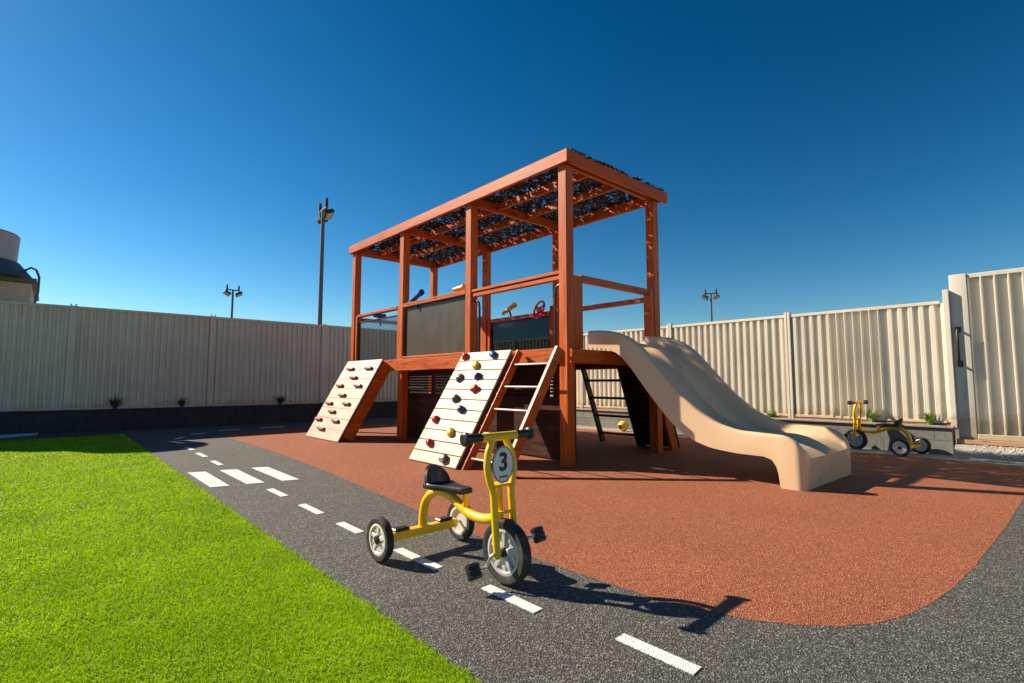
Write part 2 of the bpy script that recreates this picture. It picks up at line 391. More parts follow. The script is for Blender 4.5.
FA = 9.42      # face of right fence
fr = root('metal_fence', (FA, 6, 0), 'cream ribbed steel fence in the sun behind the slide', 'fence')
bounds = [1.318, 3.40, 5.66, 8.02, 10.38, 12.74, 13.86]
for i, (y0, y1) in enumerate(zip(bounds, bounds[1:])):
    if i == 0:
        ym = 2.03
        corr(fr, (FA, y0, 0), (0, 1, 0), (-1, 0, 0), ym - y0, .46, 2.13, .126, .050, .036, 'cream', .03)
        corr(fr, (FA - .001, ym - .03, 0), (0, 1, 0), (-1, 0, 0), 2.81 - ym, .46, 2.13, .112, .012, .056, 'cream', .03)
        corr(fr, (FA, 2.78, 0), (0, 1, 0), (-1, 0, 0), y1 - 2.78, .46, 2.13, .126, .050, .036, 'cream', .03)
    else: corr(fr, (FA, y0, 0), (0, 1, 0), (-1, 0, 0), y1 - y0, .46, 2.13, .126, .050, .036, 'cream', .05 * i)
    MB().box((FA - .045, y0 + .045, 2.118), (FA + .012, y1 - .045, 2.165), .004).build('top_rail', 'cream', fr)
    MB().box((FA - .045, y0 + .045, .435), (FA + .012, y1 - .045, .475), .004).build('bottom_rail', 'cream', fr)
for y in bounds[1:]:
    m = MB().box((FA - .06, y - .045, .38), (FA + .03, y - .004, 2.205), .004); m.box((FA - .06, y + .004, .38), (FA + .03, y + .045, 2.205), .004)
    m.build('post', 'cream', fr)
MB().box((FA - .09, 1.25, .36), (FA + .03, 1.315, 2.31), .004).build('end_post', 'cream', fr)

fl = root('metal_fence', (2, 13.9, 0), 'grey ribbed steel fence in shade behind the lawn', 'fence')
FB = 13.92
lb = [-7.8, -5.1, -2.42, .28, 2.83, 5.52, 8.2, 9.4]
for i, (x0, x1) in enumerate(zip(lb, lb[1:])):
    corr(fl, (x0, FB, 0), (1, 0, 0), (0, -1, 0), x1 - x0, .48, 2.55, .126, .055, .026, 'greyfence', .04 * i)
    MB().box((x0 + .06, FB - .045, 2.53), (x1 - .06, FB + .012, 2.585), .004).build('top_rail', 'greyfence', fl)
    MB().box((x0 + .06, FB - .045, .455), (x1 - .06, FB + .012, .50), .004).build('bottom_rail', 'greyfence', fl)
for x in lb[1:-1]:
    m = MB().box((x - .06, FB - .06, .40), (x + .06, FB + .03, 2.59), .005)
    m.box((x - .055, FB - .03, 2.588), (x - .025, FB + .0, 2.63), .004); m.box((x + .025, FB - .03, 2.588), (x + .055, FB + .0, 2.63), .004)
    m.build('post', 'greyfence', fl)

# retaining walls
rw = root('retaining_wall', (9.35, 6, 0), 'grey block retaining wall under the cream fence', 'wall')
MB().box((9.30, 1.30, -.02), (9.50, 13.8, .37), .006).build('block_face', 'block', rw)
MB().box((9.265, 1.28, .374), (9.37, 13.77, .405), .005).build('wall_cap', 'concrete', rw)
tag(MB().box((9.372, 1.30, .372), (9.7, 13.77, .425), .01).build('garden_soil', 'soil'), 'strip of red crushed soil along the top of the grey block wall', 'soil', None, 'structure')
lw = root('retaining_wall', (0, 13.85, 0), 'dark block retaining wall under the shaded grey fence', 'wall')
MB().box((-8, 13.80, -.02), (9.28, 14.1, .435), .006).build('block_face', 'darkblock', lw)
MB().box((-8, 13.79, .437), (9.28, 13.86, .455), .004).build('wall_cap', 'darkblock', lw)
# concrete sill under the gate + rubble
sill = MB(); sill.prism([(9.02, -4, .012), (9.30, -4, .16), (9.62, -4, .17), (9.62, -4, -.01), (9.02, -4, -.01)], (0, 5.28, 0))
tag(sill.build('gate_ramp', 'concrete', smooth=False), 'sloping concrete ramp at the foot of the tall gate', 'ramp', None, 'structure')
tag(MB().box((8.93, -4, .008), (9.0, 1.1, .022), .003).build('pale_kerb', 'paleconc'), 'pale concrete edging line in front of the gate ramp', 'edging', None, 'structure')
tag(MB().box((9.36, -1.6, .172), (9.45, 1.27, .235), .006).build('timber_sleeper', wood('sleeper', 'y', (.25, .13, .06), (.46, .27, .14), (.56, .36, .2), .7)), 'orange timber sleeper under the gate rail', 'sleeper')
peb = MB()
for i in range(430):
    a = random.uniform(9.08, 9.34); b = random.gauss(.62, .28)
    if not -.4 < b < 1.1: continue
    z = .012 + (min(a, 9.30) - 9.02) / .28 * .148
    s = random.uniform(.005, .014); peb.blob((a, b, z + s * .4), (s, s * random.uniform(.7, 1.3), s * .6), i)
tag(peb.build('pebbles', 'pebble'), 'scatter of white pebbles on the ramp below the gate', 'pebbles', None, 'stuff')

# gate
gt = root('metal_gate', (9.45, .0, 0), 'tall cream ribbed gate with black pull handle at right edge', 'gate')
MB().box((9.40, 1.06, .235), (9.60, 1.247, 2.52), .008).build('gate_post', 'gate', gt)
corr(gt, (9.47, -1.5, 0), (0, 1, 0), (-1, 0, 0), 2.555, .30, 2.46, .138, .014, .060, 'gate', .09)
MB().box((9.42, -1.5, 2.45), (9.53, 1.055, 2.51), .006).build('top_rail', 'gate', gt)
MB().box((9.40, -1.5, .238), (9.53, 1.055, .31), .006).build('bottom_rail', 'gate', gt)
MB().box((9.40, -1.58, .235), (9.60, -1.502, 2.50), .006).build('gate_stile', 'gate', gt)
h = MB(); h.tube([(9.40, 1.18, 1.74), (9.33, 1.18, 1.74), (9.31, 1.18, 1.71), (9.31, 1.18, 1.29), (9.33, 1.18, 1.26), (9.40, 1.18, 1.26)], .016, 10)
h.box((9.385, 1.15, 1.70), (9.402, 1.21, 1.78), .004); h.box((9.385, 1.15, 1.22), (9.402, 1.21, 1.31), .004)
h.build('handle', 'blackp', gt)

# weeds
def weed(name, loc, s, mat, label, seed):
    rn = random.Random(seed); m = MB(); bm = m.bm
    for k in range(70):
        az = rn.uniform(0, 6.28); ln = rn.uniform(.25, 1) * s; lean = rn.uniform(.1, 1.15); w = rn.uniform(.008, .016) * s / .2
        d = Vector((math.cos(az), math.sin(az), 0)); p = Vector((-d.y, d.x, 0))
        prev = None
        base = d * rn.uniform(0, .03)
        for j in range(5):
            t = j / 4; c = base + d * (lean * ln * t * t) + Vector((0, 0, ln * t * (1 - .25 * lean * t))); ww = w * (1 - t) * (1 if j else .6) + .0008
            cur = (bm.verts.new(c - p * ww), bm.verts.new(c + p * ww))
            if prev: bm.faces.new((prev[0], prev[1], cur[1], cur[0]))
            prev = cur
    o = m.build(name, mat, recalc=False); o.location = loc
    return tag(o, label, 'weed', 'weeds along the fence bases')
weed('weed', (9.34, 2.24, .405), .26, 'weed', 'green weed tuft against the cream fence behind the far tricycle seat', 1)
weed('weed', (9.34, 1.55, .405), .25, 'weed', 'green weed tuft near the right end of the cream fence', 2)
weed('weed', (9.34, 3.73, .405), .17, 'weed', 'small weed sprout at the fence foot above the slide run-out', 3)
for a, s, l in ((1.06, .36, 'dark weed tuft on the dark wall, first from the left'), (2.27, .28, 'dark weed tuft on the dark wall, between the other two'), (4.42, .36, 'dark weed tuft on the dark wall, nearest the peg ramp')):
    weed('weed', (a, 13.83, .455), s, 'weedd', l, int(a * 10))

# ------------------------------------------------------------------ shed behind the left fence
BX, BY = -1.40, 15.3
sh = root('shed', (BX, BY, 0), 'cream shed with dark pyramid roof and fat grey roof cowl beyond the fence', 'shed')
MB().box((-6, 14.55, 0), (-.40, 17.5, 3.06), .01).build('wall', 'shedwall', sh)
rf = MB(); rf.box((-6.2, 14.45, 3.062), (-.32, 17.7, 3.16), .01)
rf.lathe([(.02, 3.55), (.86, 3.50), (1.12, 3.162), (.02, 3.161)], T(-1.46, 15.0, 0), 40)
rfo = rf.build('roof', 'shedroof', sh)
MB().lathe([(0, 3.40), (.78, 3.40), (.80, 3.38), (.83, 4.06), (.81, 4.09), (.70, 4.11), (0, 4.13)], T(-1.46, 15.0, 0), 48).build('roof_cowl', 'cowl', sh)
MB().tube([(-.55, 14.6, 3.16), (-.50, 14.6, 3.34), (-.42, 14.6, 3.40), (-.34, 14.6, 3.36), (-.29, 14.6, 3.22), (-.29, 14.6, 2.9), (-.34, 14.6, 2.6)], .022, 8).build('vent_pipe', 'shedroof', sh)

# ------------------------------------------------------------------ floodlight poles
fp = root('floodlight_pole', (0, 0, 0), '', 'light pole', 'floodlight poles beyond the fences', world=False)
Hh = 11.6
MB().tube([(0, 0, -.1), (0, 0, Hh)], [.15, .11], 12).build('pole', 'pole', fp)
MB().box((-.72, -.06, Hh - .02), (.72, .06, Hh + .10), .01).build('crossarm', 'poleblack', fp)
for sx in (-1, 1):
    lm = Matrix.Translation((sx * .62, -.1, Hh - .40)) @ Matrix.Rotation(R(28) * -sx, 4, 'Y') @ Matrix.Rotation(R(-28), 4, 'X')
    f = MB().box((-.36, -.30, -.12), (.36, .30, .12), .03, lm).build('floodlight', 'poleblack', fp)
    MB().box((-.29, -.24, -.135), (.29, .24, -.121), .003, lm).build('lens', 'lens', f)
    MB().tube([(sx * .62, 0, Hh + .05), (sx * .62, -.06, Hh - .28)], .05, 8).build('bracket', 'poleblack', fp)
    MB().tube([(sx * .60, 0, Hh + .1), (sx * .62, 0, Hh + .62)], [.11, .08], 10).build('horn', 'poleblack', fp)
def pole(px_ab, rz, sc, lab, o=None):
    o = o or copy_tree(fp); o.location = (*px_ab, 0); o.rotation_euler = (0, 0, rz); o.scale = (sc,) * 3; o['label'] = lab
pole((15.1, 65.0), R(0), 1.0, 'distant floodlight pole with twin tilted lamps, seen above the grey fence', fp)
pole((12.0, 30.9), R(86), 1.0, 'tallest floodlight pole, standing close behind the left fence')
pole((57.0, 28.9), R(-70), .98, 'distant floodlight pole above the cream fence right of the play structure')

# ------------------------------------------------------------------ play structure
ps = root('play_structure', (5.55, 7.1, 0), 'red timber play structure with netted roof, climbing ramps and beige double slide', 'play structure')
FP = [4.15, 6.07, 8.06, 10.02]        # near edges (b) of the posts
PA0, PA1 = 4.60, 6.50                 # front faces of the two post rows
W = .135
for b in FP:
    for a in (PA0, PA1):
        MB().box((a, b, 0), (a + W, b + W, 3.697), .007).build('post', 'red_z', ps)
# short posts beside main posts
for (a, b, w) in ((PA0 + W + .004, 4.15, .17), (PA1 - .105, 4.15, .10)):
    MB().box((a, b + .01, 1.42), (a + w, b + W - .01, 2.33), .006).build('short_post', 'red_z', ps)
for a in (PA0, PA1):
    for b in (FP[2] + W + .004, FP[3] - .092, FP[1] + W + .004 if a == PA1 else None):
        if b: MB().box((a + .02, b, 1.42), (a + W - .02, b + .088, 2.36), .006).build('short_post', 'red_z', ps)
MB().box((PA1 + .02, FP[2] - .10, 1.42), (PA1 + W - .02, FP[2] - .004, 2.27), .006).build('short_post', 'red_z', ps)
# roof frame
MB().box((4.545, 4.08, 3.70), (4.597, 10.24, 3.862), .006).build('roof_beam', 'red_y', ps)
MB().box((6.64, 4.14, 3.695), (6.69, 10.22, 3.855), .006).build('roof_beam', 'red_y', ps)
MB().box((4.60, 4.08, 3.70), (6.80, 4.135, 3.86), .006).build('roof_beam', 'red_x', ps)
MB().box((4.60, 10.18, 3.70), (6.635, 10.235, 3.858), .006).build('roof_beam', 'red_x', ps)
for b in FP:
    MB().box((4.60, b + .04, 3.70), (6.635, b + .095, 3.84), .005).build('cross_beam', 'red_x', ps)
bb = [4.14] + [v for b in FP for v in (b + .037, b + .098)] + [10.177]
for a in (5.15, 5.78):
    m = MB()
    for y0, y1 in zip(bb[::2], bb[1::2]):
        if y1 - y0 > .05: m.box((a, y0, 3.725), (a + .045, y1, 3.835), .004)
    m.build('batten', 'red_y', ps)
# camouflage net over the roof
def net():
    n = 31000
    me = bpy.data.meshes.new('shade_net')
    a = RNG.uniform(4.60, 6.72, n); b = RNG.uniform(4.07, 10.24, n); z = 3.860 + RNG.normal(0, .006, n) + .008 * np.sin(a * 9) * np.cos(b * 7)
    # gaps: thin out in blotches
    g = np.sin(a * 21 + 3 * np.sin(b * 13)) + np.cos(b * 24 + 2 * np.sin(a * 17))
    k = (g > -1.0) | (RNG.random(n) < .35); a, b, z = a[k], b[k], z[k]; n = len(a)
    yaw = RNG.uniform(0, 6.283, n); tilt = RNG.normal(0, .25, n); roll = RNG.normal(0, .35, n)
    L = RNG.uniform(.025, .075, n); Wd = RNG.uniform(.007, .022, n)
    ux = np.stack([np.cos(yaw) * np.cos(tilt), np.sin(yaw) * np.cos(tilt), np.sin(tilt)], 1)
    vx = np.stack([-np.sin(yaw) * np.cos(roll), np.cos(yaw) * np.cos(roll), np.sin(roll)], 1)
    c = np.stack([a, b, z], 1); U = ux * L[:, None]; V = vx * Wd[:, None]
    q = np.stack([c - U, c + V, c + U, c - V], 1).astype(np.float32)
    q[:, :, 2] = np.maximum(q[:, :, 2], 3.863 - .045 * (np.abs(q[:, :, 0] - 5.6) < .85))
    me.vertices.add(n * 4); me.vertices.foreach_set('co', q.ravel())
    me.loops.add(n * 4); me.loops.foreach_set('vertex_index', np.arange(n * 4, dtype=np.int32))
    me.polygons.add(n); me.polygons.foreach_set('loop_start', np.arange(0, n * 4, 4, dtype=np.int32))
    me.update(); me.validate()
    me.materials.append(M['net']); me.materials.append(M['net2'])
    me.polygons.foreach_set('material_index', (RNG.random(n) < .22).astype(np.int32))
    o = bpy.data.objects.new('shade_net', me); COL.objects.link(o); o.parent = ps; o.matrix_parent_inverse = T(*ps.location).inverted()
net()
# deck
dk = MB(); y = 4.26
while y < 10.0: dk.box((4.62, y, 1.385), (6.62, min(y + .136, 10.02), 1.42), .003); y += .14
dk.build('deck', 'red_x', ps)
fb = MB().box((4.553, 5.95, 1.215), (4.597, 10.22, 1.415), .005); fb.build('fascia_board', 'red_y', ps)
MB().box((4.565, 4.245, 1.245), (4.597, 5.946, 1.425), .005).build('fascia_board', 'red_y', ps)
MB().box((6.65, 4.10, 1.22), (6.69, 10.17, 1.41), .005).build('fascia_board', 'red_y', ps)
MB().box((4.58, 4.052, 1.235), (6.645, 4.097, 1.405), .005).build('fascia_board', 'red_x', ps)
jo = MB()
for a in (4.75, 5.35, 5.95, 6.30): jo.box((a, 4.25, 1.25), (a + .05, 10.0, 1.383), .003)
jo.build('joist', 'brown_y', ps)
for b in FP:
    for z in (1.275, 1.36):
        MB().lathe([(0, .009), (.010, .008), (.014, .003), (.014, -.002)], T(4.553 if b > 5 else 4.565, b + .07 + (.10 if b < 5 else 0), z) @ Matrix.Rotation(R(-90), 4, 'Y'), 14).build('bolt', 'bolt', ps)
# handrails
def rail(lo, hi, mat, name='handrail'): return MB().box(lo, hi, .005).build(name, mat, ps)
rail((PA0 + .01, FP[0] + W + .002, 2.345), (PA0 + .125, FP[1] - .002, 2.385), 'red_y'); rail((PA0 + .02, FP[0] + W + .002, 2.275), (PA0 + .10, FP[1] - .002, 2.325), 'red_y')
rail((PA0 - .0, FP[1] + W + .002, 2.335), (PA0 + .125, FP[2] - .002, 2.405), 'red_y')
rail((PA0 + .01, FP[2] + W + .10, 2.335), (PA0 + .12, FP[3] - .10, 2.385), 'red_y')
rail((PA0 + W + .178, 4.18, 2.27), (PA1 - .108, 4.26, 2.355), 'red_x')
rail((PA1 + .02, FP[0] + W + .002, 2.20), (PA1 + .12, FP[1] - .002, 2.27), 'red_y')
rail((PA1 + .02, FP[1] + W + .10, 2.20), (PA1 + .12, FP[2] - .106, 2.27), 'red_y')
rail((PA1 + .02, FP[2] + W + .10, 2.28), (PA1 + .12, FP[3] - .10, 2.35), 'red_y')
rail((PA0 + W + .002, FP[3] + .03, 2.28), (PA1 - .002, FP[3] + .11, 2.35), 'red_x')
# panels (frames + tinted sheets)
def panel(a, b0, b1, z0, z1, mat, lab=None, t=.012):
    o = MB().box((a, b0, z0), (a + t, b1, z1), .002).build('tinted_panel', mat, ps)
    f = MB(); w = .022
    f.box((a - .012, b0, z1 - w), (a + t + .012, b1, z1 + .0), .002); f.box((a - .012, b0, z0), (a + t + .012, b0 + w, z1 - w - .001), .002); f.box((a - .012, b1 - w, z0), (a + t + .012, b1, z1 - w - .001), .002)
    f.build('panel_frame', 'blackp', o)
    if lab: o['label'] = lab
panel(PA0 + .05, FP[1] + W + .006, FP[2] - .01, 1.465, 2.33, 'tint_front', 'large smoky olive panel facing the path')
panel(PA0 + .06, FP[2] + W + .10, FP[3] - .10, 1.425, 2.24, 'tint_left', 'pale see-through panel at the far end')
panel(PA1 + .06, FP[1] + W + .10, FP[2] - .106, 1.425, 2.195, 'tint_back', 'dark see-through panel on the back side')
panel(PA1 + .06, FP[2] + W + .10, FP[3] - .10, 1.425, 2.275, 'tint_back')
rail((PA0 - .012, FP[1] + W + .002, 1.425), (PA0 + .12, FP[2] - .002, 1.46), 'red_y', 'panel_sill')
# grab bars
for b in (5.93, 4.40):
    d = .10 if b > 5 else -.10
    MB().tube([(PA0 + .06, b + d, 1.43), (PA0 + .06, b, 1.50), (PA0 + .06, b, 2.12), (PA0 + .06, b + d * .15, 2.19), (PA0 + .06, b + d * .5, 2.225), (PA0 + .06, b + d * 1.35, 2.225)] if 0 else
              [(PA0 + .06, b, 1.43), (PA0 + .06, b, 2.12), (PA0 + .06, b + d * .2, 2.19), (PA0 + .06, b + d * .6, 2.215), (PA0 + .06, b + d * 1.2, 2.215)], .017, 10).build('grab_bar', 'tube', ps)
# telescopes, steering wheels
def scope(p, d, mat, lab, L=.30):
    p = Vector(p); d = Vector(d).normalized()
    o = MB().tube([p - d * L * .5, p - d * L * .2, p - d * L * .19, p + d * L * .35, p + d * L * .36, p + d * L * .5], [.034, .034, .042, .042, .052, .052], 14).build('telescope', mat, ps); o['label'] = lab
    MB().tube([p - Vector((0, 0, .02)), p - Vector((0, .05, .12)), p - Vector((0, .05, .2))], .018, 8).build('stand', 'blackp', o)
scope((4.62, 7.66, 2.47), (-.1, -.95, .24), 'bluep', 'blue telescope on the front rail', .50)
scope((6.54, 7.40, 2.42), (.1, -.75, .36), 'yellow2', 'yellow telescope on the back rail', .36)
scope((4.72, 9.16, 2.30), (.3, -.7, -.1), 'bluep', 'small blue telescope in the far bay', .26)
def swheel(c, rad, mat, lab):
    c = Vector(c); m = MB(); n = 28
    U = Vector((.25, .97, 0)); V = Vector((.35, 0, .94)).normalized()
    m.tube([c + (U * math.cos(t) + V * math.sin(t)) * rad for t in [2 * math.pi * k / n for k in range(n)]], .019, 8, closed=True)
    for t in (R(-90), R(30), R(150)): m.tube([c, c + (U * math.cos(t) + V * math.sin(t)) * rad], .016, 8)
    m.lathe([(0, -.02), (.055, -.02), (.055, .02), (0, .03)], T(*c) @ Matrix.Rotation(R(90), 4, 'Y'), 16)
    o = m.build('steering_wheel', mat, ps); o['label'] = lab
    MB().tube([c, c + Vector((.10, 0, -.05))], .02, 8).build('stand', 'blackp', o)
swheel((6.42, 6.46, 2.30), .165, 'redp', 'red steering wheel on the back rail'); scope((4.70, 6.50, 2.475), (.1, -1, .05), 'yellow2', 'small yellow telescope beside the second front post', .24)

# climbing wall
CA0, CA1, CZ = 3.55, 4.42, 1.42
dirU = Vector((CA1 - CA0, 0, CZ)).normalized(); nrmC = Vector((-CZ, 0, CA1 - CA0)).normalized()
LC = math.hypot(CA1 - CA0, CZ)
def slab(m, p0, dU, nr, u0, u1, b0, b1, t0, t1, bev=.003):
    """box on a tilted plane: u along dU, b across, t along normal"""
    mat = Matrix(((dU.x, 0, nr.x, p0[0]), (dU.y, 1, nr.y, 0), (dU.z, 0, nr.z, p0[2]), (0, 0, 0, 1)))
    m.box((u0, b0, t0), (u1, b1, t1), bev, mat); return mat
P0 = (CA0, 0, 0); B0, B1 = 4.93, 5.97
cw = MB()
for k in range(11):
    slab(cw, P0, dirU, nrmC, k * LC / 11 + .0045, (k + 1) * LC / 11 - .0045, B0, B1, 0, .024, .004)
cwo = cw.build('climbing_wall', 'pale', ps); cwo['label'] = 'pale board climbing wall with coloured holds'
bk = MB(); slab(bk, P0, dirU, nrmC, .0, LC - .01, B0 + .01, B1 - .01, -.02, -.002); bk.build('backing', 'black_joint', cwo)
for b in (B0 + .02, B1 - .06):
    st = MB(); slab(st, P0, dirU, nrmC, .05, LC - .03, b, b + .04, -.13, -.022); st.build('stringer', 'red_x', cwo)
HL = [('r', 5.84, .952), ('b', 5.22, .948), ('y', 5.49, .857), ('g', 5.72, .738), ('n', 5.325, .751), ('r', 5.26, .637), ('g', 5.57, .548), ('n', 5.335, .455), ('r', 5.79, .353), ('y', 5.323, .259), ('r', 5.646, .152), ('g', 5.197, .051)]
lab = {'r': 'red hold', 'b': 'blue hold', 'y': 'yellow hold', 'g': 'grey hold', 'n': 'navy hold'}
rot = Matrix(((dirU.x, 0, nrmC.x), (0, 1, 0), (dirU.z, 0, nrmC.z)))
for i, (c, b, t) in enumerate(HL):
    p = Vector((CA0, b, 0)) + dirU * (t * LC) + nrmC * .045
    m = MB().blob(p, (.056, .064, .046), i, rot)
    o = m.build('climbing_hold', 'hold_' + c, cwo, angle=60); o['label'] = lab[c]
    MB().lathe([(0, .052), (.011, .050), (.011, .03)], T(*(p - nrmC * .008)) @ rot.to_4x4(), 10).build('bolt', 'bolt', cwo)

# peg ramp
QA0, QA1 = 3.66, 4.46
dU2 = Vector((QA1 - QA0, 0, CZ)).normalized(); n2 = Vector((-CZ, 0, QA1 - QA0)).normalized(); L2 = math.hypot(QA1 - QA0, CZ)
pw = MB(); Q0 = (QA0, 0, 0); C0, C1 = 8.46, 9.90
for k in range(8): slab(pw, Q0, dU2, n2, k * L2 / 8 + .002, (k + 1) * L2 / 8 - .002, C0, C1, 0, .024, .003)
pwo = pw.build('peg_ramp', 'palepink', ps); pwo['label'] = 'pale pink board ramp with rows of dark pegs'
bk = MB(); slab(bk, Q0, dU2, n2, 0, L2 - .01, C0 + .01, C1 - .01, -.02, -.002); bk.build('backing', 'black_joint', pwo)
for b in (C0, C1 - .04):
    s_ = MB(); slab(s_, Q0, dU2, n2, .12, L2 - .02, b, b + .04, -.22, -.022); s_.build('stringer', 'red_x', pwo)
for i, (b, t) in enumerate([(9.53, .884), (8.77, .882), (9.18, .764), (9.59, .659), (8.81, .658), (9.25, .536), (9.62, .426), (8.87, .432), (9.29, .326), (9.69, .219), (8.93, .221), (9.34, .112)]):
    m = MB(); slab(m, Q0, dU2, n2, t * L2 - .03, t * L2 + .018, b - .13, b + .13, .025, .075, .008); m.build('peg', 'peg', pwo)

# ladder (front)
ld = MB(); slab(ld, (CA0 + .03, 0, 0), dirU, nrmC, .0, LC + .01, 4.15, 4.19, -.10, .02, .004)
lo = ld.build('ladder', 'red_x', ps); lo['label'] = 'front ladder between the climbing wall and the corner post'
l2 = MB(); slab(l2, (CA0 + .03, 0, 0), dirU, nrmC, .0, LC + .01, 4.86, 4.90, -.10, .0, .004); l2.build('stringer', 'red_x', lo)
l3 = MB(); slab(l3, (CA0 + .03, 0, 0), dirU, nrmC, .005, LC + .005, 4.148, 4.192, .021, .026, .001); l3.build('sunlit_edge_strip', 'pale', lo)  # pale strip paints the sunlit look of the stringer's narrow front face
for t in (.10, .30, .495, .685, .88):
    m = MB(); slab(m, (CA0 + .03, 0, 0), dirU, nrmC, t * LC - .012, t * LC + .012, 4.192, 4.858, -.05, -.026, .008); m.build('rung', 'rung', lo)
# back ladder and back climbing panel, backlit darkness put into the wood colour
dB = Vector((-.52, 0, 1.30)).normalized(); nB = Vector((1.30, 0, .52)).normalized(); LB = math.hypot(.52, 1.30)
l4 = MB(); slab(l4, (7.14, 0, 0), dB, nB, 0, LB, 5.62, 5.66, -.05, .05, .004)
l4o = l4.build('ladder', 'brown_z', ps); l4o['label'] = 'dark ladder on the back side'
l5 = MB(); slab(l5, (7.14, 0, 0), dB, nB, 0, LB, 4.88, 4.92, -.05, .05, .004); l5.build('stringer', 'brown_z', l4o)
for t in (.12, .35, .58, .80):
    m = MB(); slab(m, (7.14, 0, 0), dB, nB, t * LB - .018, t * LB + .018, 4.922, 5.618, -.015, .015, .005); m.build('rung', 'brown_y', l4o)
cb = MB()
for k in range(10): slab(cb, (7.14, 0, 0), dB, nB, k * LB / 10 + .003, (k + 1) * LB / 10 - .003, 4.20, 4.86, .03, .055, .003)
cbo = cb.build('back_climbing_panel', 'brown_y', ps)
for b in (4.21, 4.78):
    s_ = MB(); slab(s_, (7.14, 0, 0), dB, nB, .0, LB, b, b + .05, -.15, .028); s_.build('stringer', 'red_z' if b < 4.5 else 'brown_z', cbo)
# slatted walls under the deck, their shade painted into the wood colour
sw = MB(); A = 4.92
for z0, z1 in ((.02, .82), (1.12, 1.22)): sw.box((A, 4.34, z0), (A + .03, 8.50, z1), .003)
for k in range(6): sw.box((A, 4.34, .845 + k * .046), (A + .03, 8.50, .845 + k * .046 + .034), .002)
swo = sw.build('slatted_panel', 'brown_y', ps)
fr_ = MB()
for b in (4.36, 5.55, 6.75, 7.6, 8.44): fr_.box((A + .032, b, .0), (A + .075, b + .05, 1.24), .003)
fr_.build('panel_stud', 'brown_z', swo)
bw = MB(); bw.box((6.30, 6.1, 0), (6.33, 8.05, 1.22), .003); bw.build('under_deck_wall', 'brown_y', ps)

# ------------------------------------------------------------------ slide
zt = [(4.27, 1.67), (4.08, 1.663), (3.88, 1.635), (3.67, 1.55), (3.51, 1.43), (3.36, 1.26), (3.19, 1.06), (3.0, .855), (2.8, .685), (2.61, .575), (2.41, .52), (2.1, .505), (2.0, .50), (1.93, .48), (1.87, .44), (1.82, .37), (1.80, .32)]
zb = [(4.27, 1.45), (4.0, 1.43), (3.82, 1.36), (3.66, 1.20), (3.5, .99), (3.37, .83), (3.12, .54), (2.9, .39), (2.69, .32), (2.42, .29), (2.16, .285), (2.09, .26), (2.05, .20), (2.03, .12), (2.02, .0), (1.8, 0)]
zf = [(4.27, 1.49), (4.08, 1.485), (3.88, 1.46), (3.67, 1.37), (3.51, 1.24), (3.36, 1.07), (3.19, .86), (3.0, .66), (2.8, .51), (2.61, .43), (2.41, .405), (2.2, .415), (2.1, .41), (2.0, .388), (1.9, .345), (1.84, .312), (1.80, .285)]
def itp(tab, b, soft=.03):
    xs = np.array([p[0] for p in tab][::-1]); ys = np.array([p[1] for p in tab][::-1])
    return float(np.mean(np.interp([b - soft, b - soft / 2, b, b + soft / 2, b + soft], xs, ys)))
stn = list(np.linspace(4.27, 2.2, 46)) + [2.16, 2.12, 2.09, 2.07, 2.05, 2.035, 2.022, 2.015, 2.0, 1.96, 1.92, 1.89, 1.87, 1.85, 1.835, 1.82, 1.81, 1.80]
SA0, SA1 = 5.19, 6.53; mid = (SA0 + SA1) / 2
sl = MB(); rings = []
for b in stn:
    soft = .05 if b > 2.3 else .004
    t_, b_, f_ = itp(zt, b, soft), itp(zb, b, soft), itp(zf, b, soft)
    if b < 2.018: b_ = .0; und = .004
    else: und = f_ - .035
    t_ = max(t_, f_ + .03); hr = .055; SA0 = 5.13 + .11 * (4.27 - b) / 2.47; SA1 = 6.44 + .20 * (4.27 - b) / 2.47; ins = .045 * max(0, (1.87 - b) / .07) ** 2; SA0 += ins; SA1 -= ins; mid = (SA0 + SA1) / 2
    half = [(SA0 + .003, b_), (SA0, t_ - .035), (SA0 + .008, t_ - .012), (SA0 + .024, t_), (SA0 + .06, t_), (SA0 + .082, t_ - .01), (SA0 + .10, f_ + (t_ - f_) * .55), (SA0 + .125, f_ + (t_ - f_) * .15), (SA0 + .16, f_), (mid - .085, f_), (mid - .055, f_ + hr * .35), (mid - .03, f_ + hr * .85), (mid, f_ + hr)]
    other = [(2 * mid - a, z) for a, z in half[:-1]][::-1]
    low = [(SA1 - .045, b_ + .002), (SA1 - .055, und), (SA0 + .055, und), (SA0 + .045, b_ + .002)]
    rings.append([sl.bm.verts.new((a, b, z)) for a, z in half + other + low])
for A_, B_ in zip(rings, rings[1:]):
    n = len(A_)
    for k in range(n): sl.bm.faces.new((A_[k], A_[(k + 1) % n], B_[(k + 1) % n], B_[k]))
sl.bm.faces.new(rings[0][::-1]); sl.bm.faces.new(rings[-1])
slo = sl.build('slide', 'slide', ps, angle=42); slo['label'] = 'beige double slide with a centre ridge'

